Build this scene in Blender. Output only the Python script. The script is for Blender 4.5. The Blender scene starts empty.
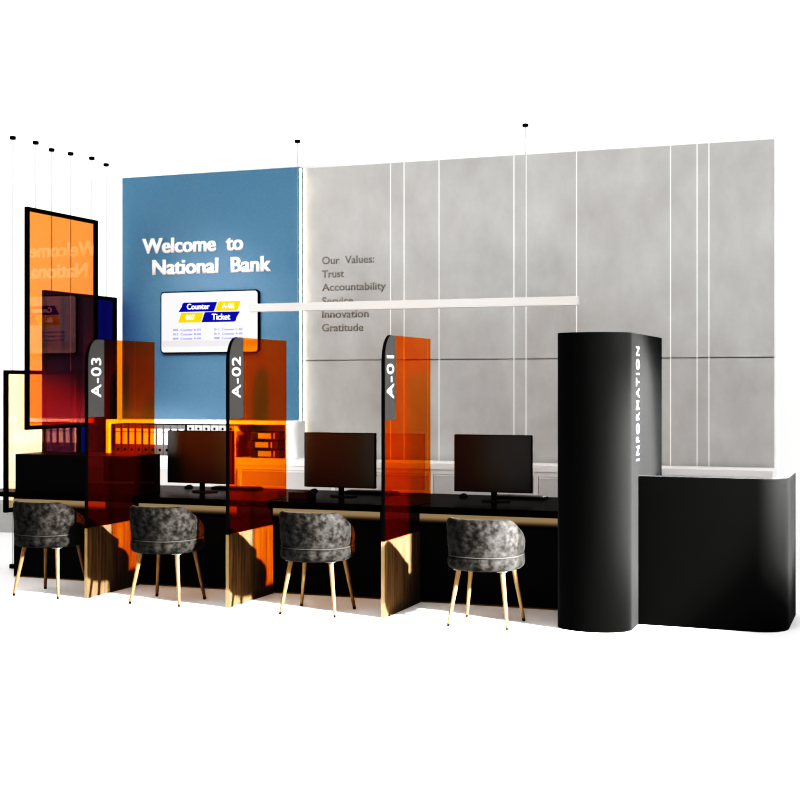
import bpy, bmesh, math, random
from mathutils import Vector, Matrix
random.seed(7)
sc = bpy.context.scene
COL = sc.collection
PI = math.pi

# ------------------------------------------------------------------ materials
def nodes(name):
    m = bpy.data.materials.new(name); m.use_nodes = True
    nt = m.node_tree; nt.nodes.clear()
    out = nt.nodes.new('ShaderNodeOutputMaterial')
    return m, nt, out

def lin(r, g, b):
    f = lambda c: c/12.92 if c <= .04045 else ((c+.055)/1.055)**2.4
    return (f(r/255), f(g/255), f(b/255), 1)

def pbr(name, col, rough=.5, spec=.3, metal=0, emit=None, estr=0, noise=None, bump=None, sheen=0):
    """Principled material; noise = (scale, colour a, colour b, lo, hi, stretch)"""
    m, nt, out = nodes(name)
    b = nt.nodes.new('ShaderNodeBsdfPrincipled')
    b.inputs['Base Color'].default_value = col
    b.inputs['Roughness'].default_value = rough
    b.inputs['Specular IOR Level'].default_value = spec
    b.inputs['Metallic'].default_value = metal
    if sheen:
        b.inputs['Sheen Weight'].default_value = sheen
        b.inputs['Sheen Roughness'].default_value = .4
    if emit:
        b.inputs['Emission Color'].default_value = emit
        b.inputs['Emission Strength'].default_value = estr
    tc = nt.nodes.new('ShaderNodeTexCoord')
    if noise:
        sc_, ca, cb, lo, hi, st = noise
        mp = nt.nodes.new('ShaderNodeMapping'); mp.inputs['Scale'].default_value = st
        nz = nt.nodes.new('ShaderNodeTexNoise'); nz.inputs['Scale'].default_value = sc_
        nz.inputs['Detail'].default_value = 8; nz.inputs['Roughness'].default_value = .62
        cr = nt.nodes.new('ShaderNodeValToRGB')
        cr.color_ramp.elements[0].position = lo; cr.color_ramp.elements[0].color = ca
        cr.color_ramp.elements[1].position = hi; cr.color_ramp.elements[1].color = cb
        nt.links.new(tc.outputs['Object'], mp.inputs['Vector'])
        nt.links.new(mp.outputs['Vector'], nz.inputs['Vector'])
        nt.links.new(nz.outputs['Fac'], cr.inputs['Fac'])
        nt.links.new(cr.outputs['Color'], b.inputs['Base Color'])
    if bump:
        bs, bd = bump
        n2 = nt.nodes.new('ShaderNodeTexNoise'); n2.inputs['Scale'].default_value = bs
        bp = nt.nodes.new('ShaderNodeBump'); bp.inputs['Strength'].default_value = bd; bp.inputs['Distance'].default_value = .004
        nt.links.new(tc.outputs['Object'], n2.inputs['Vector'])
        nt.links.new(n2.outputs['Fac'], bp.inputs['Height'])
        nt.links.new(bp.outputs['Normal'], b.inputs['Normal'])
    nt.links.new(b.outputs[0], out.inputs[0])
    return m

def glow(name, col, s):
    m, nt, out = nodes(name)
    e = nt.nodes.new('ShaderNodeEmission'); e.inputs[0].default_value = col; e.inputs[1].default_value = s
    nt.links.new(e.outputs[0], out.inputs[0]); return m

def tinted_glass(name, tint, haze=None, hfac=.1, ior=1.45, gcol=(1, 1, 1, 1), rough=0.0, refl=1.6):
    """thin tinted sheet: coloured transparency, a little body colour, clear Fresnel reflection"""
    m, nt, out = nodes(name)
    geo = nt.nodes.new('ShaderNodeNewGeometry')
    tm = nt.nodes.new('ShaderNodeMix'); tm.data_type = 'RGBA'
    tm.inputs[6].default_value = tint; tm.inputs[7].default_value = (1, 1, 1, 1)     # tint once per sheet
    nt.links.new(geo.outputs['Backfacing'], tm.inputs[0])
    t = nt.nodes.new('ShaderNodeBsdfTransparent'); nt.links.new(tm.outputs[2], t.inputs[0])
    last = t.outputs[0]
    if haze:
        d = nt.nodes.new('ShaderNodeBsdfDiffuse'); d.inputs[0].default_value = haze
        mx = nt.nodes.new('ShaderNodeMixShader'); mx.inputs[0].default_value = hfac
        nt.links.new(last, mx.inputs[1]); nt.links.new(d.outputs[0], mx.inputs[2]); last = mx.outputs[0]
    g = nt.nodes.new('ShaderNodeBsdfGlossy'); g.inputs['Roughness'].default_value = rough; g.inputs[0].default_value = gcol
    fr = nt.nodes.new('ShaderNodeFresnel'); fr.inputs[0].default_value = ior
    m2 = nt.nodes.new('ShaderNodeMixShader')
    fm = nt.nodes.new('ShaderNodeMath'); fm.operation = 'SUBTRACT'; fm.use_clamp = True
    nt.links.new(fr.outputs[0], fm.inputs[0]); nt.links.new(geo.outputs['Backfacing'], fm.inputs[1])
    f2 = nt.nodes.new('ShaderNodeMath'); f2.operation = 'MULTIPLY'; f2.use_clamp = True; f2.inputs[1].default_value = refl
    nt.links.new(fm.outputs[0], f2.inputs[0])
    nt.links.new(f2.outputs[0], m2.inputs[0]); nt.links.new(last, m2.inputs[1]); nt.links.new(g.outputs[0], m2.inputs[2])
    nt.links.new(m2.outputs[0], out.inputs[0]); return m

M = {}
M['white'] = pbr('white_paint', (.9, .9, .9, 1), .6, .2)
M['floor'] = pbr('floor_white', (.93, .93, .93, 1), .35, .12, noise=(.35, (.915, .915, .915, 1), (.94, .94, .94, 1), .3, .7, (1, 1, 1)))
M['ceiling'] = pbr('ceiling_added_glow', (.9, .9, .9, 1), .7, .1, emit=(1, 1, 1, 1), estr=.55)  # glow added to the ceiling as the main light source
M['wallwhite'] = pbr('wall_white', (.93, .93, .93, 1), .7, .1, emit=(1, 1, 1, 1), estr=.12)  # faint glow added so the wall stays white
M['shade_joint'] = pbr('shade_and_joint_grey', (.42, .42, .41, 1), .6, .2)  # grey of the painted wall-foot shade and of the horizontal joint
M['blue'] = pbr('blue_wall', (.172, .275, .385, 1), .5, .15, noise=(60, (.162, .262, .368, 1), (.182, .288, .402, 1), .3, .7, (1, 1, 1)))
M['concrete'] = pbr('concrete', lin(190, 191, 190), .75, .15, noise=(2.1, lin(179, 179, 178), lin(198, 200, 199), .3, .72, (1, 1, .7)), bump=(25, .12))
M['joint'] = pbr('joint_strip', (.9, .9, .88, 1), .5, .2, emit=(1, 1, .97, 1), estr=.12)  # faint glow added so the joints stay bright
M['led'] = glow('led_white', (1, .9, .74, 1), 9)
M['black'] = pbr('black_lacquer', (.004, .004, .004, 1), .28, .16)
M['desktop'] = pbr('black_desktop', (.004, .004, .004, 1), .25, .015)
M['matteblack'] = pbr('matte_black', (.004, .004, .004, 1), .55, .12)
M['info'] = pbr('anthracite_laminate', (.0075, .0075, .0073, 1), .7, .02, bump=(220, .05), sheen=.12)
M['screen'] = pbr('monitor_glass', (.003, .003, .003, 1), .3, 1.0)
M['wood'] = pbr('oak_veneer', (.14, .1, .055, 1), .45, .06, noise=(2.2, (.085, .058, .031, 1), (.19, .143, .09, 1), .3, .7, (1, 16, .8)))
M['woodedge'] = pbr('oak_edge', (.22, .16, .098, 1), .45, .2)
M['leg'] = pbr('oak_leg', (.19, .132, .075, 1), .4, .2, noise=(6, (.155, .103, .056, 1), (.21, .155, .092, 1), .3, .7, (8, 8, .6)))
M['tip'] = pbr('dark_foot', (.01, .008, .006, 1), .4, .3)
M['velvet'] = pbr('grey_velvet', (.04, .038, .035, 1), .8, .1, sheen=.05, noise=(21, (.012, .0113, .0105, 1), (.048, .046, .043, 1), .36, .66, (1, 1, 1.2)))
M['piping'] = pbr('grey_piping', (.09, .088, .084, 1), .7, .1)
M['amber'] = tinted_glass('amber_glass', (.9, .345, .012, 1), (.5, .006, .0, 1), .022, refl=.9)
M['orange'] = tinted_glass('orange_glass', (.92, .38, .12, 1), (.8, .03, .01, 1), .05, refl=2.4)
M['cream'] = tinted_glass('cream_glass', (1, .85, .6, 1), (.9, .5, .2, 1), .02)
M['navy'] = tinted_glass('blue_glass', (.005, .015, .18, 1), (.0, .01, .3, 1), .05, gcol=(.6, .8, 1, 1), refl=2.8)
M['label'] = pbr('grey_film', (.005, .005, .005, 1), .6, .03, emit=(1, .98, .96, 1), estr=.175)  # plate grey comes from added glow, to look even on every plate
M['print'] = pbr('white_print', (.25, .25, .25, 1), .6, .05, emit=(1, 1, 1, 1), estr=.55)  # glow added to keep the print white
M['letter'] = pbr('white_lettering', (.86, .85, .84, 1), .5, .15, emit=(1, .98, .96, 1), estr=.1)  # slight glow added to lift the letters
M['greyletter'] = pbr('grey_lettering', lin(142, 140, 136), .7, .05)
M['tvface'] = pbr('tv_face', (.05, .05, .05, 1), .2, .3, emit=(.96, .97, 1, 1), estr=.74)
M['tvband'] = pbr('tv_band', (.05, .05, .05, 1), .3, .2, emit=(.93, .92, .92, 1), estr=.66)
M['tvblue'] = pbr('tv_blue', (.0, .0, .02, 1), .2, .2, emit=(0, 0, .42, 1), estr=.85)
M['tvyellow'] = pbr('tv_yellow', (.02, .02, 0, 1), .2, .2, emit=lin(250, 208, 0), estr=.9)
M['tvwhite'] = pbr('tv_white', (.05, .05, .05, 1), .3, .2, emit=(1, 1, 1, 1), estr=1)
M['tvtext'] = pbr('tv_text', (.05, .05, .1, 1), .3, .2, emit=lin(110, 100, 205), estr=.9)
M['door'] = pbr('cabinet_door', (.6, .6, .605, 1), .5, .2)
M['cab'] = pbr('cabinet_white', (.8, .8, .8, 1), .5, .2)
M['binder'] = pbr('binder_grey', lin(100, 100, 102), .6, .2)
M['binderlight'] = pbr('binder_light', lin(150, 149, 148), .6, .2)
M['paper'] = pbr('paper_label', (.68, .68, .68, 1), .7, .1)
M['bar'] = pbr('bar_diffuser', (.66, .655, .65, 1), .5, .2)
M['wire'] = pbr('steel_wire', (.35, .35, .35, 1), .4, .4)
M['brown'] = pbr('brown_box', lin(44, 28, 18), .5, .3)
M['keys'] = pbr('keyboard_keys', (.12, .12, .12, 1), .45, .3)
M['grey'] = pbr('dark_grey', (.03, .028, .028, 1), .5, .1)
M['alu'] = pbr('aluminium', (.6, .6, .6, 1), .3, .4)
# under-desk light strip; its light fading down the panel is painted into the emission
def strip_mat():
    m, nt, out = nodes('warm_strip')
    tc = nt.nodes.new('ShaderNodeTexCoord'); sp = nt.nodes.new('ShaderNodeSeparateXYZ')
    mr = nt.nodes.new('ShaderNodeMapRange'); mr.inputs[1].default_value = .605; mr.inputs[2].default_value = .665
    mr.inputs[3].default_value = 0.0; mr.inputs[4].default_value = .33; mr.interpolation_type = 'SMOOTHSTEP'
    e = nt.nodes.new('ShaderNodeEmission'); e.inputs[0].default_value = (1, .8, .58, 1)
    nt.links.new(tc.outputs['Object'], sp.inputs[0]); nt.links.new(sp.outputs['Z'], mr.inputs[0])
    nt.links.new(mr.outputs[0], e.inputs[1]); nt.links.new(e.outputs[0], out.inputs[0]); return m
M['strip'] = strip_mat()

# ------------------------------------------------------------------ object helpers
def thing(name, label, cat, loc=(0, 0, 0), rz=0, group=None):
    o = bpy.data.objects.new(name, None); COL.objects.link(o)
    o.empty_display_size = .1
    o.location = loc; o.rotation_euler = (0, 0, rz)
    tag(o, label, cat, group); return o

def tag(o, label=None, cat=None, group=None, kind=None):
    if label: o['label'] = label
    if cat: o['category'] = cat
    if group: o['group'] = group
    if kind: o['kind'] = kind
    return o

def obj(name, bm, mat, parent=None, smooth=False, loc=None, angle=35):
    if isinstance(bm, bmesh.types.BMesh):
        bmesh.ops.recalc_face_normals(bm, faces=bm.faces[:])
        me = bpy.data.meshes.new(name); bm.to_mesh(me); bm.free()
    else:
        me = bm
    me.materials.clear(); me.materials.append(mat)
    if smooth:
        for p in me.polygons: p.use_smooth = True
        try: me.set_sharp_from_angle(angle=math.radians(angle))
        except Exception: pass
    o = bpy.data.objects.new(name, me); COL.objects.link(o)
    if parent: o.parent = parent
    if loc: o.location = loc
    return o

def struct(name, bm, mat, parent=None, smooth=False):
    o = obj(name, bm, mat, parent, smooth); o['kind'] = 'structure'; return o

def box(bm, x0, x1, y0, y1, z0, z1, bev=0, seg=2):
    r = bmesh.ops.create_cube(bm, size=1)
    vs = r['verts']
    for v in vs:
        v.co = Vector(((x0+x1)/2 + v.co.x*(x1-x0), (y0+y1)/2 + v.co.y*(y1-y0), (z0+z1)/2 + v.co.z*(z1-z0)))
    if bev:
        es = list({e for v in vs for e in v.link_edges})
        bmesh.ops.bevel(bm, geom=es, offset=bev, segments=seg, affect='EDGES', profile=.5)
    return bm

def B(*a, **k): return box(bmesh.new(), *a, **k)

def prism(pts, z0, z1, axis='Z', bm=None):
    """extrude a 2-D outline: axis Z -> (x,y), axis X -> (y,z), axis Y -> (x,z)"""
    bm = bm or bmesh.new()
    def P(a, b, c):
        return (a, b, c) if axis == 'Z' else ((c, a, b) if axis == 'X' else (a, c, b))
    lo = [bm.verts.new(P(a, b, z0)) for a, b in pts]; hi = [bm.verts.new(P(a, b, z1)) for a, b in pts]
    bm.faces.new(lo[::-1]); bm.faces.new(hi)
    n = len(pts)
    for i in range(n): bm.faces.new((lo[i], lo[(i+1) % n], hi[(i+1) % n], hi[i]))
    return bm

def tube(bm, p, q, r0, r1=None, n=12):
    r1 = r0 if r1 is None else r1
    p, q = Vector(p), Vector(q); d = (q-p); L = d.length
    rot = d.to_track_quat('Z', 'Y').to_matrix().to_4x4()
    bmesh.ops.create_cone(bm, cap_ends=True, segments=n, radius1=r0, radius2=r1, depth=L,
                          matrix=Matrix.Translation((p+q)/2) @ rot)
    return bm

def T(p, q, r0, r1=None, n=12): return tube(bmesh.new(), p, q, r0, r1, n)

def text_mesh(body, w=None, h=None, extrude=.002, bold=0.0, spacing=1.0):
    """built-in font turned into a mesh in the XZ plane (front towards -Y), lower left corner at 0,0; scaled to w x h"""
    cu = bpy.data.curves.new('t', 'FONT'); cu.body = body; cu.size = 1; cu.offset = min(bold, .006); cu.space_character = spacing
    cu.resolution_u = 5
    o = bpy.data.objects.new('t', cu); COL.objects.link(o)
    bpy.context.view_layer.update()
    me = bpy.data.meshes.new_from_object(o.evaluated_get(bpy.context.evaluated_depsgraph_get()))
    bpy.data.objects.remove(o); bpy.data.curves.remove(cu)
    xs = [v.co.x for v in me.vertices]; ys = [v.co.y for v in me.vertices]
    x0, x1, y0, y1 = min(xs), max(xs), min(ys), max(ys)
    sx = w/(x1-x0) if w else None; sy = h/(y1-y0) if h else None
    sx = sx or sy; sy = sy or sx
    bm = bmesh.new(); bm.from_mesh(me)
    if bold > .006:                       # heavier strokes: overprint the outline side by side
        n = max(2, math.ceil(bold/.012)+1)
        bm.clear()
        for i in range(n):
            for dy in (-.25, .25):
                b0 = len(bm.verts); bm.from_mesh(me); bm.verts.ensure_lookup_table()
                for v in list(bm.verts)[b0:]: v.co.x += bold*(2*i/(n-1)-1); v.co.y += bold*dy; v.co.z = .00025*(2*i + (dy > 0))
        x0 -= bold; x1 += bold; y0 -= bold*.25; y1 += bold*.25
        sx = w/(x1-x0) if w else sx; sy = h/(y1-y0) if h else sy
    bpy.data.meshes.remove(me)
    for v in bm.verts: v.co = Vector(((v.co.x-x0)*sx, -v.co.z, (v.co.y-y0)*sy))
    r = bmesh.ops.extrude_face_region(bm, geom=bm.faces[:])
    for g in r['geom']:
        if isinstance(g, bmesh.types.BMVert): g.co.y -= extrude
    return bm

def dup(root, loc, rz, label=None, group=None):
    r = root.copy(); COL.objects.link(r); r.location = loc; r.rotation_euler = (0, 0, rz)
    if label: r['label'] = label
    if group: r['group'] = group
    for ch in list(root.children):
        c = ch.copy(); COL.objects.link(c); c.parent = r
        for g in list(ch.children):
            d = g.copy(); COL.objects.link(d); d.parent = c
    return r

def words(bm, body):
    """split a text mesh at its widest gaps, one mesh for each word"""
    n = len(body.split())
    if n == 1: return [bm]
    iv = sorted((min(v.co.x for v in f.verts), max(v.co.x for v in f.verts)) for f in bm.faces)
    runs = []
    for a, b in iv:
        if runs and a <= runs[-1][1] + 1e-6: runs[-1][1] = max(runs[-1][1], b)
        else: runs.append([a, b])
    gaps = sorted(((runs[i+1][0]-runs[i][1], (runs[i+1][0]+runs[i][1])/2) for i in range(len(runs)-1)), reverse=True)[:n-1]
    cuts = [-1e9] + sorted(g[1] for g in gaps) + [1e9]
    res = []
    for lo, hi in zip(cuts, cuts[1:]):
        c = bm.copy()
        bmesh.ops.delete(c, geom=[v for v in c.verts if not lo < v.co.x < hi], context='VERTS'); res.append(c)
    bm.free(); return res

CEIL = 3.965
# ------------------------------------------------------------------ the setting
struct('floor', B(-24, 16, -9, 12.65, -.1, 0), M['floor'])
struct('ceiling', B(-24, 16, -9, 12.65, CEIL, CEIL+.1), M['ceiling'])
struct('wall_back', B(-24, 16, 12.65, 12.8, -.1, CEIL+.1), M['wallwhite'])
struct('wall_foot_shade', B(-24, -6, 12.6, 12.65, 0, .36), M['shade_joint'])  # grey strip stands in for the shade at the foot of the wall

wl = struct('wall_left', B(-7.589, -5.568, 11.904, 12.15, 0, 3.825), M['blue'])  # walls, lettering, cabinets, shelf and binders: baked numbers scaled nearer about the camera
wl['label'] = 'blue painted feature wall with white welcome lettering'
struct('light_strip', B(-5.5675, -5.561, 11.912, 11.94, 0, 3.81), M['led'], wl)

# concrete cladding: panels between bright vertical joints, one dark horizontal joint
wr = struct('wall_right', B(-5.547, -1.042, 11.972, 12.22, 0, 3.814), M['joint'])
wr['label'] = 'concrete panelled wall with thin bright vertical joints'
vx = [-5.547, -4.622, -4.483, -4.129, -3.394, -3.278, -2.802, -1.951, -1.718, -1.615, -1.061]
bm = bmesh.new()
for i in range(len(vx)-1):
    a = vx[i] + (.0033 if i else 0); b = vx[i+1] - (.0033 if i < len(vx)-2 else 0)
    box(bm, a, b, 11.943, 11.974, 0, 1.918); box(bm, a, b, 11.943, 11.974, 1.9265, 3.814)
struct('cladding', bm, M['concrete'], wr)
bm = bmesh.new()
for a in vx[1:-1]: box(bm, a-.0033, a+.0033, 11.9415, 11.9715, 0, 3.812)
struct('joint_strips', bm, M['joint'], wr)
struct('joint_infill', B(-5.52, -1.065, 11.967, 11.976, 1.918, 1.9265), M['shade_joint'], wr)  # grey strip closing the dark horizontal joint

# ------------------------------------------------------------------ lettering on the walls
def lettering(name, label, lines, mat, y, bold, dep):
    t = thing(name, label, 'lettering', (lines[0][1], y, lines[-1][2]))
    for body, x, z, w, h in lines:
        for i, b in enumerate(words(text_mesh(body, w, h, dep, bold), body)):
            obj('word', b, mat, t, loc=(x-lines[0][1], 0, z-lines[-1][2]))
    return t
lettering('wall_sign', 'large white raised letters Welcome to National Bank on the blue wall',
          [('Welcome  to', -7.347, 3.028, 1.164, 0.156), ('National  Bank', -7.229, 2.806, 1.356, 0.156)], M['letter'], 11.903, .036, .004)
lettering('wall_sign', 'small grey raised letters listing Our Values on the concrete wall',
          [('Our  Values:', -5.341, 2.862, 0.552, 0.075), ('Trust', -5.341, 2.73, 0.235, 0.073), ('Accountability', -5.341, 2.578, 0.672, 0.095),
           ('Service', -5.341, 2.466, 0.331, 0.075), ('Innovation', -5.341, 2.336, 0.494, 0.075), ('Gratitude', -5.341, 2.204, 0.437, 0.075)],
          M['greyletter'], 11.9425, .012, .0012)

# ------------------------------------------------------------------ wall display
def rrect(x0, x1, z0, z1, r, n=6):
    p = []
    for cx, cz, a0 in ((x1-r, z1-r, 0), (x0+r, z1-r, 90), (x0+r, z0+r, 180), (x1-r, z0+r, 270)):
        for i in range(n+1):
            a = math.radians(a0 + 90*i/n); p.append((cx+r*math.cos(a), cz+r*math.sin(a)))
    return p
OX, OY, OZ = -6.563, 11.904, 2.005  # display coordinates below were scaled about the camera to the nearer wall plane
tv = thing('wall_display', 'wide white queue display with blue and yellow ticket tiles on the blue wall', 'display', (OX, OY, OZ))
def tvp(name, pts, y0, y1, mat):
    return obj(name, prism([(a-OX, b-OZ) for a, b in pts], y0-OY, y1-OY, 'Y'), mat, tv)
F = 11.865
tvp('housing', rrect(-7.11, -5.998, 2.003, 2.628, .038), F+.0015, F+.034, M['matteblack'])
tvp('screen', rrect(-7.1, -6.007, 2.012, 2.618, .030), F, F+.0015, M['tvface'])
def par(x0, x1, xs0, xs1, z0, z1, rtl=0, rbr=0):
    """slanted tile, lower edge x0..x1, upper edge xs0..xs1"""
    p = [(x0, z0)]
    if rbr:
        for i in range(5):
            t = i/4; p.append((x1-rbr*(1-t)**2, z0+rbr*1.1*t**2))
    else: p.append((x1, z0))
    p.append((xs1, z1))
    if rtl:
        for i in range(5):
            t = i/4; p.append((xs0+rtl*(1-t)**2, z1-rtl*1.1*t**2))
    else: p.append((xs0, z1))
    return p
tvp('blue_tile', par(-6.9, -6.496, -6.861, -6.458, 2.421, 2.514, rtl=.035), F-.0008, F, M['tvblue'])
tvp('yellow_tile', par(-6.482, -6.234, -6.441, -6.193, 2.424, 2.519), F-.0008, F, M['tvyellow'])
tvp('yellow_tile', par(-6.904, -6.646, -6.869, -6.612, 2.313, 2.412), F-.0008, F, M['tvyellow'])
tvp('blue_tile', par(-6.635, -6.243, -6.598, -6.202, 2.313, 2.414, rbr=.035), F-.0008, F, M['tvblue'])
tvp('ticker_band', [(-7.093, 2.068), (-6.014, 2.068), (-6.014, 2.13), (-7.093, 2.13)], F-.0006, F, M['tvband'])
def tvtext(body, x, z, w, h, mat, bold=.018):
    for b in words(text_mesh(body, w, h, .0006, bold), body): obj('screen_text', b, mat, tv, loc=(x-OX, F-.0009-OY, z-OZ))

def slab(body, x, z, w, h, mat, bold):
    o = text_mesh(body, w, h, .0006, bold)
    obj('screen_text', o, mat, tv, loc=(x-OX, F-.0009-OY, z-OZ))
slab('Counter', -6.804, 2.443, 0.263, 0.059, M['tvwhite'], .035)
slab('Ticket', -6.52, 2.333, 0.212, 0.063, M['tvwhite'], .035)
tvtext('A-02', -6.406, 2.447, 0.143, 0.053, M['tvwhite'], .04)
tvtext('007', -6.816, 2.338, 0.105, 0.053, M['tvwhite'], .04)
rows = [('005  Counter A-03', '011  Counter C-02'), ('012  Counter B-04', '014  Counter A-05'), ('009  Counter A-04', '008  Counter B-02')]
for i, (a, b) in enumerate(rows):
    z = 2.227 - i*.0439
    tvtext(a, -6.964, z, .32, .023, M['tvtext'], .01); tvtext(b, -6.491, z, .32, .023, M['tvtext'], .01)
obj('wall_bracket', B(-.2, .2, -.0045, 0, .2, .45), M['matteblack'], tv)

# ------------------------------------------------------------------ pendant bar light
bl = thing('pendant_bar_light', 'long slim white pendant bar light hanging in front of the walls', 'light', (-4.2, 11.29, 2.37))
obj('housing', B(-1.59, 1.575, -.03, .03, .0, .077, bev=.004), M['bar'], bl)
for x in (-1.10, 1.095):
    obj('cable', T((x, 0, .076), (x, 0, CEIL-2.37-.024), .003, n=6), M['wire'], bl)
    c = obj('canopy', T((x, 0, CEIL-2.37-.024), (x, 0, CEIL-2.37), .026, n=20), M['matteblack'], bl, smooth=True)

# ------------------------------------------------------------------ hanging tinted panels
def hanging(name, label, X, y0, y1, z0, z1, ys, glass, foot=False):
    t = thing(name, label, 'panel', (X, (y0+y1)/2, 0 if foot else z0))
    bx, by, bz = X, (y0+y1)/2, (0 if foot else z0)
    d, w = .017, .034
    bm = bmesh.new()
    box(bm, -d, d, y0-by, y0+w-by, z0-bz, z1-bz); box(bm, -d, d, y1-w-by, y1-by, z0-bz, z1-bz)
    box(bm, -d, d, y0+w-by, y1-w-by, z0-bz, z0+w-bz); box(bm, -d, d, y0+w-by, y1-w-by, z1-w-bz, z1-bz)
    obj('frame', bm, M['matteblack'], t)
    obj('glass_pane', B(-.004, .004, y0+w-by, y1-w-by, z0+w-bz, z1-w-bz), glass, t)
    for yy in ys:
        obj('cable', T((0, yy-by, z1-bz), (0, yy-by, CEIL-.028-bz), .0035, n=6), M['wire'], t)
        obj('canopy', T((0, yy-by, CEIL-.028-bz), (0, yy-by, CEIL-bz), .028, n=20), M['matteblack'], t, smooth=True)
        if foot:
            obj('cable', T((0, yy-by, .03), (0, yy-by, z0), .0035, n=6), M['wire'], t)
            obj('foot', T((0, yy-by, 0), (0, yy-by, .035), .03, n=20), M['matteblack'], t, smooth=True)
    return t
hanging('hanging_panel', 'tall orange tinted glass panel in black frame, highest of the three hanging panels', -7.62, 10.326, 11.482, 1.266, 3.335, (10.474, 11.396), M['orange'])
hanging('hanging_panel', 'pale cream tinted glass panel in black frame, lowest hanging panel with a floor foot', -7.665, 10.074, 11.25, .52, 1.817, (10.19, 11.10), M['cream'], True)
hanging('hanging_panel', 'dark blue tinted glass panel in black frame hanging behind the orange one', -7.71, 10.72, 11.966, .95, 2.59, (10.85, 11.79), M['navy'])

# ------------------------------------------------------------------ counter partitions
PX = [-3.529, -4.793, -6.048]
YF, YW, YG = 8.965, 9.722, 9.982
def glass_outline(y0, y1, z0, z1, r):
    p = [(y1, z0), (y1, z1)]
    for i in range(9):
        a = PI/2 + PI/2*i/8
        p.append((y0+r+r*math.cos(a), z1-r+r*1.35*math.sin(a)-r*.35))
    p.append((y0, z0)); return p
def partition(X, num, label, upper):
    t = thing('counter_partition', label, 'partition', (X, YF, 0), group='amber counter partitions')
    obj('wood_panel', B(-.014, .014, 0, YW-YF, 0, .553, bev=.0015, seg=1), M['wood'], t)
    obj('wood_edge', B(-.0142, .0142, -.0015, .0, 0, .553), M['woodedge'], t)
    z0 = .554
    ga = glass_outline(.013, YG-YF, z0, 2.05, .13)
    # pane stops at the desk panel below desk height, runs further back above it
    pane = [(YW-YF, z0), (YW-YF, .76), (YG-YF, .76)] + ga[1:]
    obj('glass_pane', prism(pane, -.006, .006, 'X'), M['amber'], t)
    # dark polished rim along the front edge and round the top corner
    outer = glass_outline(0, YG-YF, z0, 2.052, .15)[2:]; inner = glass_outline(.013, YG-YF, z0, 2.05, .13)[2:]
    obj('front_rim', prism(outer + inner[::-1], -.011, .011, 'X'), M['matteblack'], t)
    zl = 1.427
    lab = [(.02, zl), (.247, zl), (.247, 2.049)] + glass_outline(.02, YG-YF, z0, 2.049, .13)[2:-1]
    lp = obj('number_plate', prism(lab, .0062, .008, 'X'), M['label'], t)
    lp['label'] = 'grey number plate'
    bm = text_mesh(num, .315, .14, .001, .004, 1.08)
    bmesh.ops.transform(bm, verts=bm.verts[:], matrix=Matrix.Rotation(-PI/2, 4, 'Y'))   # x -> z, z -> -x
    bmesh.ops.transform(bm, verts=bm.verts[:], matrix=Matrix.Rotation(PI/2, 4, 'Z'))
    # after the two turns the reading direction is +Z and the cap height runs along -Y
    ys = [v.co.y for v in bm.verts]; xs = [v.co.x for v in bm.verts]; zs = [v.co.z for v in bm.verts]
    off = Vector((.0081-min(xs), .06-min(ys), 1.585-min(zs)))
    for v in bm.verts: v.co += off
    obj('number', bm, M['print'], lp)
    return t
partition(PX[0], 'A-01', 'amber glass and oak partition marked A-01 on its grey plate', 0)
partition(PX[1], 'A-02', 'amber glass and oak partition marked A-02 on its grey plate', 0)
partition(PX[2], 'A-03', 'amber glass and oak partition marked A-03 on its grey plate', 0)

# ------------------------------------------------------------------ service desk
DX0, DX1 = -7.312, -2.282
sd = thing('service_desk', 'long black service desk with warm light strip under its front edge', 'desk', (0, 9.738, 0))
out = [(-8.9, 9.64)]
for X in sorted(PX):
    out += [(X-.0155, 9.64), (X-.0155, YG+.01), (X+.0155, YG+.01), (X+.0155, 9.64)]
out += [(DX1, 9.64), (DX1, 10.81), (DX0, 10.81), (DX0, 9.97), (-8.9, 9.97)]
obj('desktop', prism([(a, b-9.738) for a, b in out], .71, .75), M['desktop'], sd)
edges = [DX0] + [v for X in sorted(PX) for v in (X-.016, X+.016)] + [DX1]
for i in range(4):
    a, b = edges[2*i], edges[2*i+1]
    obj('front_panel', B(a-.0145 if i else a, b+.0145 if i < 3 else b, 0, .025, .012, .71), M['matteblack'], sd)
    obj('light_strip', B(a-.0125 if i else a, b-.31 if i < 3 else b, -.006, -.0005, .605, .688), M['strip'], sd)
    obj('reflection_strip', B(a-.0145 if i else a, b+.0145 if i < 3 else b, .002, .022, 0, .012), M['woodedge'], sd)  # tan strip standing in for the orange reflection along the floor
obj('end_panel', B(DX0, DX0+.03, .026, 1.03, 0, .71), M['matteblack'], sd)
obj('end_panel', B(DX1-.03, DX1, .026, 1.03, 0, .71), M['matteblack'], sd)
obj('end_panel', B(-8.88, -8.85, -.08, .19, 0, .71), M['matteblack'], sd)

# raised black cabinet standing on the left end of the desk
rc = thing('desktop_cabinet', 'wide black raised cabinet on the left end of the desk', 'cabinet', (-6.7, 9.98, .75))
o2 = [(DX0, 9.76), (-6.13, 9.76), (-6.13, 10.22), (DX0, 10.22)]
obj('body', prism([(a+6.7, b-9.98) for a, b in o2], 0, .312), M['matteblack'], rc)
obj('top_panel', prism([(a+6.7, b-9.98) for a, b in o2], .3122, .326), M['black'], rc)

bx = thing('desk_box', 'small low brown box on the desk between the A-02 partition and a monitor', 'box', (-4.66, 10.02, .75))
obj('body', B(-.075, .075, -.11, .11, 0, .04, bev=.003), M['brown'], bx)
obj('lid', B(-.077, .077, -.112, .112, .041, .052, bev=.003), M['brown'], bx)

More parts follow.
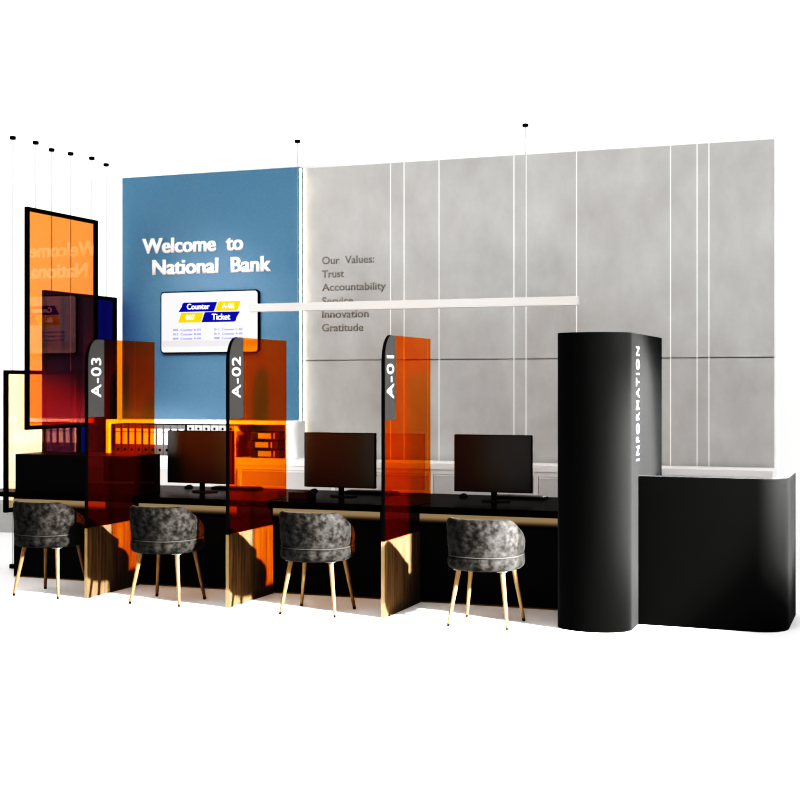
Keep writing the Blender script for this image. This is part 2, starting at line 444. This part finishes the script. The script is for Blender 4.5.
# ------------------------------------------------------------------ monitors, keyboards, mice
def monitor(x, y, label):
    t = thing('monitor', label, 'monitor', (x, y, .75), group='desk monitors')
    obj('housing', B(-.321, .321, -.012, .022, .080, .536, bev=.004), M['matteblack'], t)
    obj('screen', B(-.316, .316, -.0135, -.0122, .085, .531), M['screen'], t)
    obj('stand', B(-.022, .022, .0225, .04, .006, .25, bev=.003), M['matteblack'], t)
    bm = bmesh.new(); bmesh.ops.create_cone(bm, cap_ends=True, segments=40, radius1=.12, radius2=.115, depth=.01, matrix=Matrix.Translation((0, .08, .005)) @ Matrix.Scale(.75, 4, (0, 1, 0)))
    obj('base', bm, M['grey'], t)
    return t
MX = [-3.05, -4.38, -5.71]
m0 = monitor(-3.072, 10.2, 'black desktop monitor on the desk right of the A-01 partition')
dup(m0, (-4.40, 10.2, .75), 0, 'black desktop monitor on the desk between the A-01 and A-02 partitions')
dup(m0, (-5.715, 10.2, .75), 0, 'black desktop monitor on the desk between the A-02 and A-03 partitions')

def keyboard(x, y, label):
    t = thing('keyboard', label, 'keyboard', (x, y, .75), group='keyboards')
    obj('tray', B(-.225, .225, -.07, .07, 0, .014, bev=.003), M['matteblack'], t)
    bm = bmesh.new()
    for r in range(5):
        for c in range(18):
            cx = -.204 + c*.024; cy = -.05 + r*.025
            box(bm, cx-.0095, cx+.0095, cy-.0095, cy+.0095, .0142, .0215)
    k = obj('keys', bm, M['keys'], t); k['kind'] = 'stuff'
    return t
k0 = keyboard(-2.98, 10.66, 'black keyboard behind the monitor right of the A-01 partition')
dup(k0, (-4.30, 10.66, .75), 0, 'black keyboard behind the monitor between A-01 and A-02 partitions')
dup(k0, (-5.60, 10.66, .75), 0, 'black keyboard behind the monitor between A-02 and A-03 partitions')
def mouse(x, y, label):
    t = thing('computer_mouse', label, 'mouse', (x, y, .75), group='mice')
    bm = bmesh.new(); bmesh.ops.create_uvsphere(bm, u_segments=24, v_segments=12, radius=1)
    for v in bm.verts: v.co = Vector((v.co.x*.033, v.co.y*.058, max(0, v.co.z)*.027))
    bmesh.ops.remove_doubles(bm, verts=bm.verts[:], dist=1e-5)
    obj('shell', bm, M['grey'], t, smooth=True)
    obj('wheel', T((-.004, .035, .0215), (.004, .035, .0215), .005, n=12), M['wire'], t)
    return t
u0 = mouse(-3.455, 10.62, 'black computer mouse on the desk right of the A-01 partition')
dup(u0, (-4.83, 10.62, .75), 0, 'black computer mouse on the desk between A-01 and A-02 partitions')
dup(u0, (-6.07, 10.62, .75), 0, 'black computer mouse on the desk between A-02 and A-03 partitions')

# ------------------------------------------------------------------ chairs
def smooth01(t):
    t = max(0, min(1, t)); return t*t*(3-2*t)
def plan(a, rx, ry, p=2.35):
    """superellipse; a measured from the back (-Y)"""
    s, c = math.sin(a), math.cos(a)
    return (rx*math.copysign(abs(s)**(2/p), s), -ry*math.copysign(abs(c)**(2/p), c))
def make_chair(label):
    t = thing('tub_chair', label, 'chair', (0, 0, 0), group='visitor chairs at the counters')
    # seat: stack of superellipse rings
    prof = [(.0, .397), (.80, .397), (.90, .400), (.965, .412), (1, .433), (1, .470), (.985, .486), (.955, .495), (.90, .497), (0, .497)]
    bm = bmesh.new(); N = 56; rings = []
    for k, z in prof:
        if k == 0: rings.append([bm.verts.new((0, 0, z))])
        else: rings.append([bm.verts.new((*plan(2*PI*i/N, .264*k, .292*k), z)) for i in range(N)])
    for a, b in zip(rings, rings[1:]):
        for i in range(N):
            j = (i+1) % N
            if len(a) == 1: bm.faces.new((a[0], b[j], b[i]))
            elif len(b) == 1: bm.faces.new((a[i], a[j], b[0]))
            else: bm.faces.new((a[i], a[j], b[j], b[i]))
    obj('seat', bm, M['velvet'], t, smooth=True, angle=60)
    # cushion on the seat, inside the back
    prof = [(.70, .498), (.83, .501), (.86, .511), (.83, .523), (.70, .530), (.4, .534), (0, .536)]
    bm = bmesh.new(); rings = []
    for k, z in prof:
        if k == 0: rings.append([bm.verts.new((0, .012, z))])
        else:
            rings.append([])
            for i in range(N):
                x, y = plan(2*PI*i/N, .243*k, .27*k); rings[-1].append(bm.verts.new((x, y+.012, z)))
    bm.faces.new(rings[0])
    for a, b in zip(rings, rings[1:]):
        for i in range(N):
            j = (i+1) % N
            if len(b) == 1: bm.faces.new((a[i], a[j], b[0]))
            else: bm.faces.new((a[i], a[j], b[j], b[i]))
    obj('cushion', bm, M['velvet'], t, smooth=True, angle=60)
    # wrap-around back
    bm = bmesh.new(); A = math.radians(136); K = 48; secs = []
    for i in range(K+1):
        a = -A + 2*A*i/K
        f = smooth01((abs(a)-math.radians(50))/math.radians(85))
        zt = .76 - .19*f
        zb = .502
        th = .058 - .012*f
        pr = []
        h = zt-zb
        for (q, zz) in ((0, zb), (.0, zb+.3*h), (.0, zt-.03), (.12, zt-.010), (.35, zt), (.65, zt), (.88, zt-.010), (1, zt-.03), (1, zb+.3*h), (1, zb)):
            fl = .004 + .012*(zz-zb)/.28
            if zz == zb: fl -= .006
            rx, ry = .258 + fl - q*th, .288 + fl - q*th
            x, y = plan(a, rx, ry); pr.append(bm.verts.new((x, y, zz)))
        secs.append(pr)
    n = len(secs[0])
    for a, b in zip(secs, secs[1:]):
        for i in range(n): bm.faces.new((a[i], a[(i+1) % n], b[(i+1) % n], b[i]))
    bm.faces.new(secs[0][::-1]); bm.faces.new(secs[-1])
    obj('backrest', bm, M['velvet'], t, smooth=True, angle=60)
    bm = bmesh.new()
    tr = [plan(2*PI*i/N, .2605, .2885) for i in range(N)]
    for i in range(N):
        (xa, ya), (xb, yb) = tr[i], tr[(i+1) % N]
        tube(bm, (xa, ya, .4975), (xb, yb, .4975), .003, n=6)
    obj('piping', bm, M['piping'], t, smooth=True)
    for sx_ in (-1, 1):
        for sy_ in (-1, 1):
            top = Vector((sx_*.158, sy_*.135, .3965)); bot = Vector((sx_*.216, sy_*.20, .0))
            mid = bot + (top-bot)*.05
            l = obj('leg', T(mid, top, .0118, .0195, 16), M['leg'], t, smooth=True)
            obj('foot_tip', T(bot + (top-bot)*.004, mid, .011, .0118, 16), M['tip'], l, smooth=True)
            obj('mount_plate', B(sx_*.158-.03, sx_*.158+.03, sy_*.135-.03, sy_*.135+.03, .390, .3968), M['wire'], l)
    return t
c0 = make_chair('grey velvet tub chair on oak legs right of the A-01 partition')
c0.location = (-2.765, 9.022, 0); c0.rotation_euler.z = math.radians(-1)
dup(c0, (-4.08, 9.045, 0), math.radians(2), 'grey velvet tub chair on oak legs between the A-01 and A-02 partitions')
dup(c0, (-5.362, 9.055, 0), math.radians(.5), 'grey velvet tub chair on oak legs between the A-02 and A-03 partitions')
dup(c0, (-6.435, 9.055, 0), math.radians(-2), 'grey velvet tub chair on oak legs left of the A-03 partition')

# ------------------------------------------------------------------ information column and counter
ic = thing('information_column', 'tall rounded black column with vertical white INFORMATION lettering', 'column', (-2.02, 9.6, 0))
pts = []
for i in range(33):
    a = PI + PI*i/32
    pts.append((.26*math.cos(a) + .005, 9.14 + .19*math.sin(a) - 9.6))
pts += [(.265, 10.33-9.6), (-.255, 10.33-9.6)]
obj('body', prism(pts, .0, 2.047), M['info'], ic, smooth=True, angle=40)
bm = text_mesh('INFORMATION', .80, .115, .001, .004, 1.28)
bmesh.ops.transform(bm, verts=bm.verts[:], matrix=Matrix.Rotation(-PI/2, 4, 'Y'))
bmesh.ops.transform(bm, verts=bm.verts[:], matrix=Matrix.Rotation(PI/2, 4, 'Z'))
xs = [v.co.x for v in bm.verts]; ys = [v.co.y for v in bm.verts]; zs = [v.co.z for v in bm.verts]
off = Vector((.2655-min(xs), 9.285-9.6-min(ys), 1.155-min(zs)))
for v in bm.verts: v.co += off
obj('lettering', bm, M['print'], ic)

cn = thing('information_counter', 'low curved black counter front right of the information column', 'counter', (-1.25, 9.37, 0))
def shell(off):
    p = []
    x1, y0, r = -.75-off, 9.37+off, .20-off
    p.append((-1.753, y0))
    for i in range(13):
        a = -PI/2 + PI/2*i/12
        p.append((x1-r+r*math.cos(a), y0+r+r*math.sin(a)))
    p.append((x1, 10.18)); return p
o_ = shell(0); i_ = shell(.025)
obj('front_shell', prism([(a+1.25, b-9.37) for a, b in o_ + i_[::-1]], 0, 1.046), M['info'], cn, smooth=True, angle=40)
ws = [(a+1.25, b-9.37) for a, b in shell(.027)]
ws = [(ws[0][0], ws[0][1])] + ws[1:-1] + [(ws[-1][0], 10.0-9.37), (ws[0][0], 10.0-9.37)]
obj('worktop', prism(ws, .72, .75), M['matteblack'], cn)
obj('side_support', B(-.5, -.475, .03, .62, 0, .719), M['matteblack'], cn)

# ------------------------------------------------------------------ wall cabinets and shelf
seams = [-7.526, -7.008, -6.034, -5.045, -4.066, -3.072, -2.083, -1.037]
where = ['at the far left end of the row', 'under the row of light binders', 'under the stacked binders on the shelf', 'behind the middle monitor',
         'behind the right monitor', 'behind the information column', 'at the far right end of the row']
for i in range(7):
    a, b = seams[i], seams[i+1]; w = b-a
    t = thing('low_cabinet', 'low white wall cabinet ' + where[i], 'cabinet', ((a+b)/2, 11.707, 0), group='low cabinets along the wall')
    bm = bmesh.new()
    g = .0015
    box(bm, -w/2+g, -w/2+.02, -.18, .195, 0, .906); box(bm, w/2-.02, w/2-g, -.18, .195, 0, .906)
    box(bm, -w/2+.02, w/2-.02, -.18, .195, .02, .04); box(bm, -w/2+.02, w/2-.02, -.18, .195, .868, .906); box(bm, -w/2+.02, w/2-.02, .18, .195, .04, .88)
    obj('carcass', bm, M['cab'], t)
    d = obj('door', B(-w/2+.024, w/2-.024, -.176, -.158, 0.044, .866, bev=.002), M['door'], t)
    obj('pull', B(-w/2+.03, w/2-.03, -.181, -.1765, .849, .86), M['cab'], d)
wt = obj('cabinet_worktop', B(-7.536, -1.032, 11.517, 11.9035, .907, .967, bev=.003), M['cab'])
tag(wt, 'long white worktop over the low wall cabinets', 'worktop')

sh = thing('open_shelf', 'low white open shelf of binders on the cabinets under the blue wall', 'shelf', (-6.52, 11.707, .968))
SX0, SX1 = -7.536+6.52, -5.506+6.52
obj('top_board', B(SX0, SX1, -.187, .193, .332, .365), M['cab'], sh)
obj('side_panel', B(SX0, SX0+.034, -.187, .193, 0, .3315), M['cab'], sh)
obj('side_panel', B(SX1-.034, SX1, -.187, .193, 0, .3315), M['cab'], sh)
obj('back_panel', B(SX0+.035, SX1-.035, .178, .193, .012, .3315), M['cab'], sh)
obj('bottom_board', B(SX0+.035, SX1-.035, -.187, .193, 0, .011), M['cab'], sh)

def binder(mat, label, group, loc, ring=True):
    t = thing('ring_binder', label, 'binder', loc, group=group)
    h, w, d = .308, .075, .26
    bm = bmesh.new()
    box(bm, -w/2, w/2, 0, .012, 0, h); box(bm, -w/2, -w/2+.004, .012, d, 0, h); box(bm, w/2-.004, w/2, .012, d, 0, h)
    obj('cover', bm, mat, t)
    obj('pages', B(-w/2+.006, w/2-.006, .02, d-.012, .006, h-.012), M['paper'], t)
    s = obj('spine_label', B(-.027, .027, -.0012, -.0002, .11, .265), M['paper'], t)
    obj('label_line', B(-.027, .027, -.0016, -.0013, .228, .236), M['binder'], s)
    bm = bmesh.new()
    tube(bm, (0, -.0015, .055), (0, -.0002, .055), .012, n=16)
    obj('finger_hole', bm, M['matteblack'], t)
    return t
zb = .9795; y_ = 11.535
bd = None
for i in range(10):
    x = -7.404 + i*.0806
    lab = 'dark grey upright ring binder on the shelf, %s' % (
        ['first from the left end', 'second from the left end', 'third from the left end', 'fourth from the left end', 'fifth from the left end', 'sixth from the left end',
         'seventh from the left end', 'eighth from the left end', 'ninth from the left end', 'last before the light binders'][i])
    if bd is None: bd = binder(M['binder'], lab, 'upright grey binders on the shelf', (x, y_, zb))
    else: dup(bd, (x, y_, zb), 0, lab)
lb = None
ordl = ['first from the left', 'second from the left', 'third from the left', 'fourth from the left', 'fifth from the left', 'last one, behind the A-02 partition']
for i in range(6):
    x = -6.576 + i*.0893
    lab = 'light grey ring binder above the left monitor, %s of the light ones' % ordl[i]
    if i == 5: lab = 'light grey ring binder seen through the A-02 partition glass'
    if lb is None:
        t = thing('ring_binder', lab, 'binder', (x, y_, zb), group='light binders on the shelf')
        obj('cover', B(-.0405, .0405, 0, .26, 0, .308, bev=.002), M['binderlight'], t)
        obj('spine_label', B(-.028, .028, -.0012, -.0002, .08, .22), M['paper'], t)
        bm = bmesh.new(); tube(bm, (0, -.0015, .272), (0, -.0002, .272), .012, n=16)
        obj('finger_hole', bm, M['matteblack'], t)
        lb = t
    else: dup(lb, (x, y_, zb), 0, lab)
st = None
for i, nm in enumerate(['bottom', 'middle', 'top']):
    lab = 'grey ring binder lying flat on the shelf, %s of the stack of three' % nm
    x = -5.75 + (-.03 if i == 1 else .0)
    z = zb + i*.086
    if st is None:
        t = thing('ring_binder', lab, 'binder', (x, y_, z), group='stacked binders on the shelf')
        bm = bmesh.new(); box(bm, -.16, .16, 0, .26, 0, .004); box(bm, -.16, .16, 0, .26, .074, .078); box(bm, -.16, .16, 0, .012, .004, .074)
        obj('cover', bm, M['binder'], t)
        obj('pages', B(-.15, .15, .02, .25, .006, .072), M['paper'], t)
        obj('spine_label', B(-.085, .055, -.0012, -.0002, .012, .066), M['paper'], t)
        obj('spine_label', B(.08, .095, -.0012, -.0002, .012, .066), M['paper'], t)
        st = t
    else: dup(st, (x, y_, z), 0, lab)

# ------------------------------------------------------------------ light
def area(name, loc, target, size, sy, power, col=(1, 1, 1)):
    l = bpy.data.lights.new(name, 'AREA'); l.shape = 'RECTANGLE'; l.size = size; l.size_y = sy; l.energy = power; l.color = col
    o = bpy.data.objects.new(name, l); COL.objects.link(o); o.location = loc
    d = Vector(target) - Vector(loc); o.rotation_euler = d.to_track_quat('-Z', 'Y').to_euler(); return o
area('added_front_light', (-10.4, 1.2, 1.95), (-5, 10, 1.95), 4.0, 2.4, 130)  # unseen light added for the monitors to reflect, not a real window
area('added_front_light', (-5.2, .4, 1.95), (-3.2, 10, 1.95), 2.0, 2.4, 24)  # weaker one added for the right monitor's reflection
sp = bpy.data.lights.new('key_spot', 'SPOT'); sp.energy = 24000; sp.spot_size = math.radians(27); sp.spot_blend = .35; sp.shadow_soft_size = .16
so = bpy.data.objects.new('key_spot', sp); COL.objects.link(so); so.location = (4.2, 6.5, 3.5)
so.rotation_euler = (Vector((-3.6, 9.05, .45)) - Vector(so.location)).to_track_quat('-Z', 'Y').to_euler()
s2 = bpy.data.lights.new('wall_spot', 'SPOT'); s2.energy = 125; s2.spot_size = math.radians(50); s2.spot_blend = 1; s2.shadow_soft_size = .25  # added spot that shapes the blue wall's gradient; no such fixture
so2 = bpy.data.objects.new('wall_spot', s2); COL.objects.link(so2); so2.location = (-6.7, 9.6, 3.6)
so2.rotation_euler = (Vector((-6.5, 11.9, 2.2)) - Vector(so2.location)).to_track_quat('-Z', 'Y').to_euler()
s3 = bpy.data.lights.new('side_spot', 'SPOT'); s3.energy = 15000; s3.spot_size = math.radians(19.5); s3.spot_blend = .3; s3.shadow_soft_size = .2  # added spot that greys the right side of column and counter
so3 = bpy.data.objects.new('side_spot', s3); COL.objects.link(so3); so3.location = (4.2, 9.3, 1.3)
so3.rotation_euler = (Vector((-1.755, 9.72, 1.0)) - Vector(so3.location)).to_track_quat('-Z', 'Y').to_euler()
w = bpy.data.worlds.new('World'); sc.world = w; w.use_nodes = True
w.node_tree.nodes['Background'].inputs[0].default_value = (1, 1, 1, 1)
w.node_tree.nodes['Background'].inputs[1].default_value = .25

# ------------------------------------------------------------------ camera and colour
cam = bpy.data.cameras.new('Camera'); co = bpy.data.objects.new('Camera', cam); COL.objects.link(co)
co.location = (0, 0, 1.7); co.rotation_euler = (PI/2, 0, math.radians(20.75))
cam.sensor_width = 36; cam.lens = 1333*36/800; cam.shift_y = -17/800; cam.clip_end = 100
sc.camera = co
vs = sc.view_settings
vs.view_transform = 'Standard'; vs.look = 'None'; vs.exposure = 0; vs.gamma = 1
vs.use_curve_mapping = True
cm = vs.curve_mapping; cm.extend = 'HORIZONTAL'
c = cm.curves[3]
for x, y in ((.02, .0015), (.06, .005), (.14, .037), (.3, .25), (.55, .6), (.82, .985)):
    c.points.new(x, y)
cm.update()
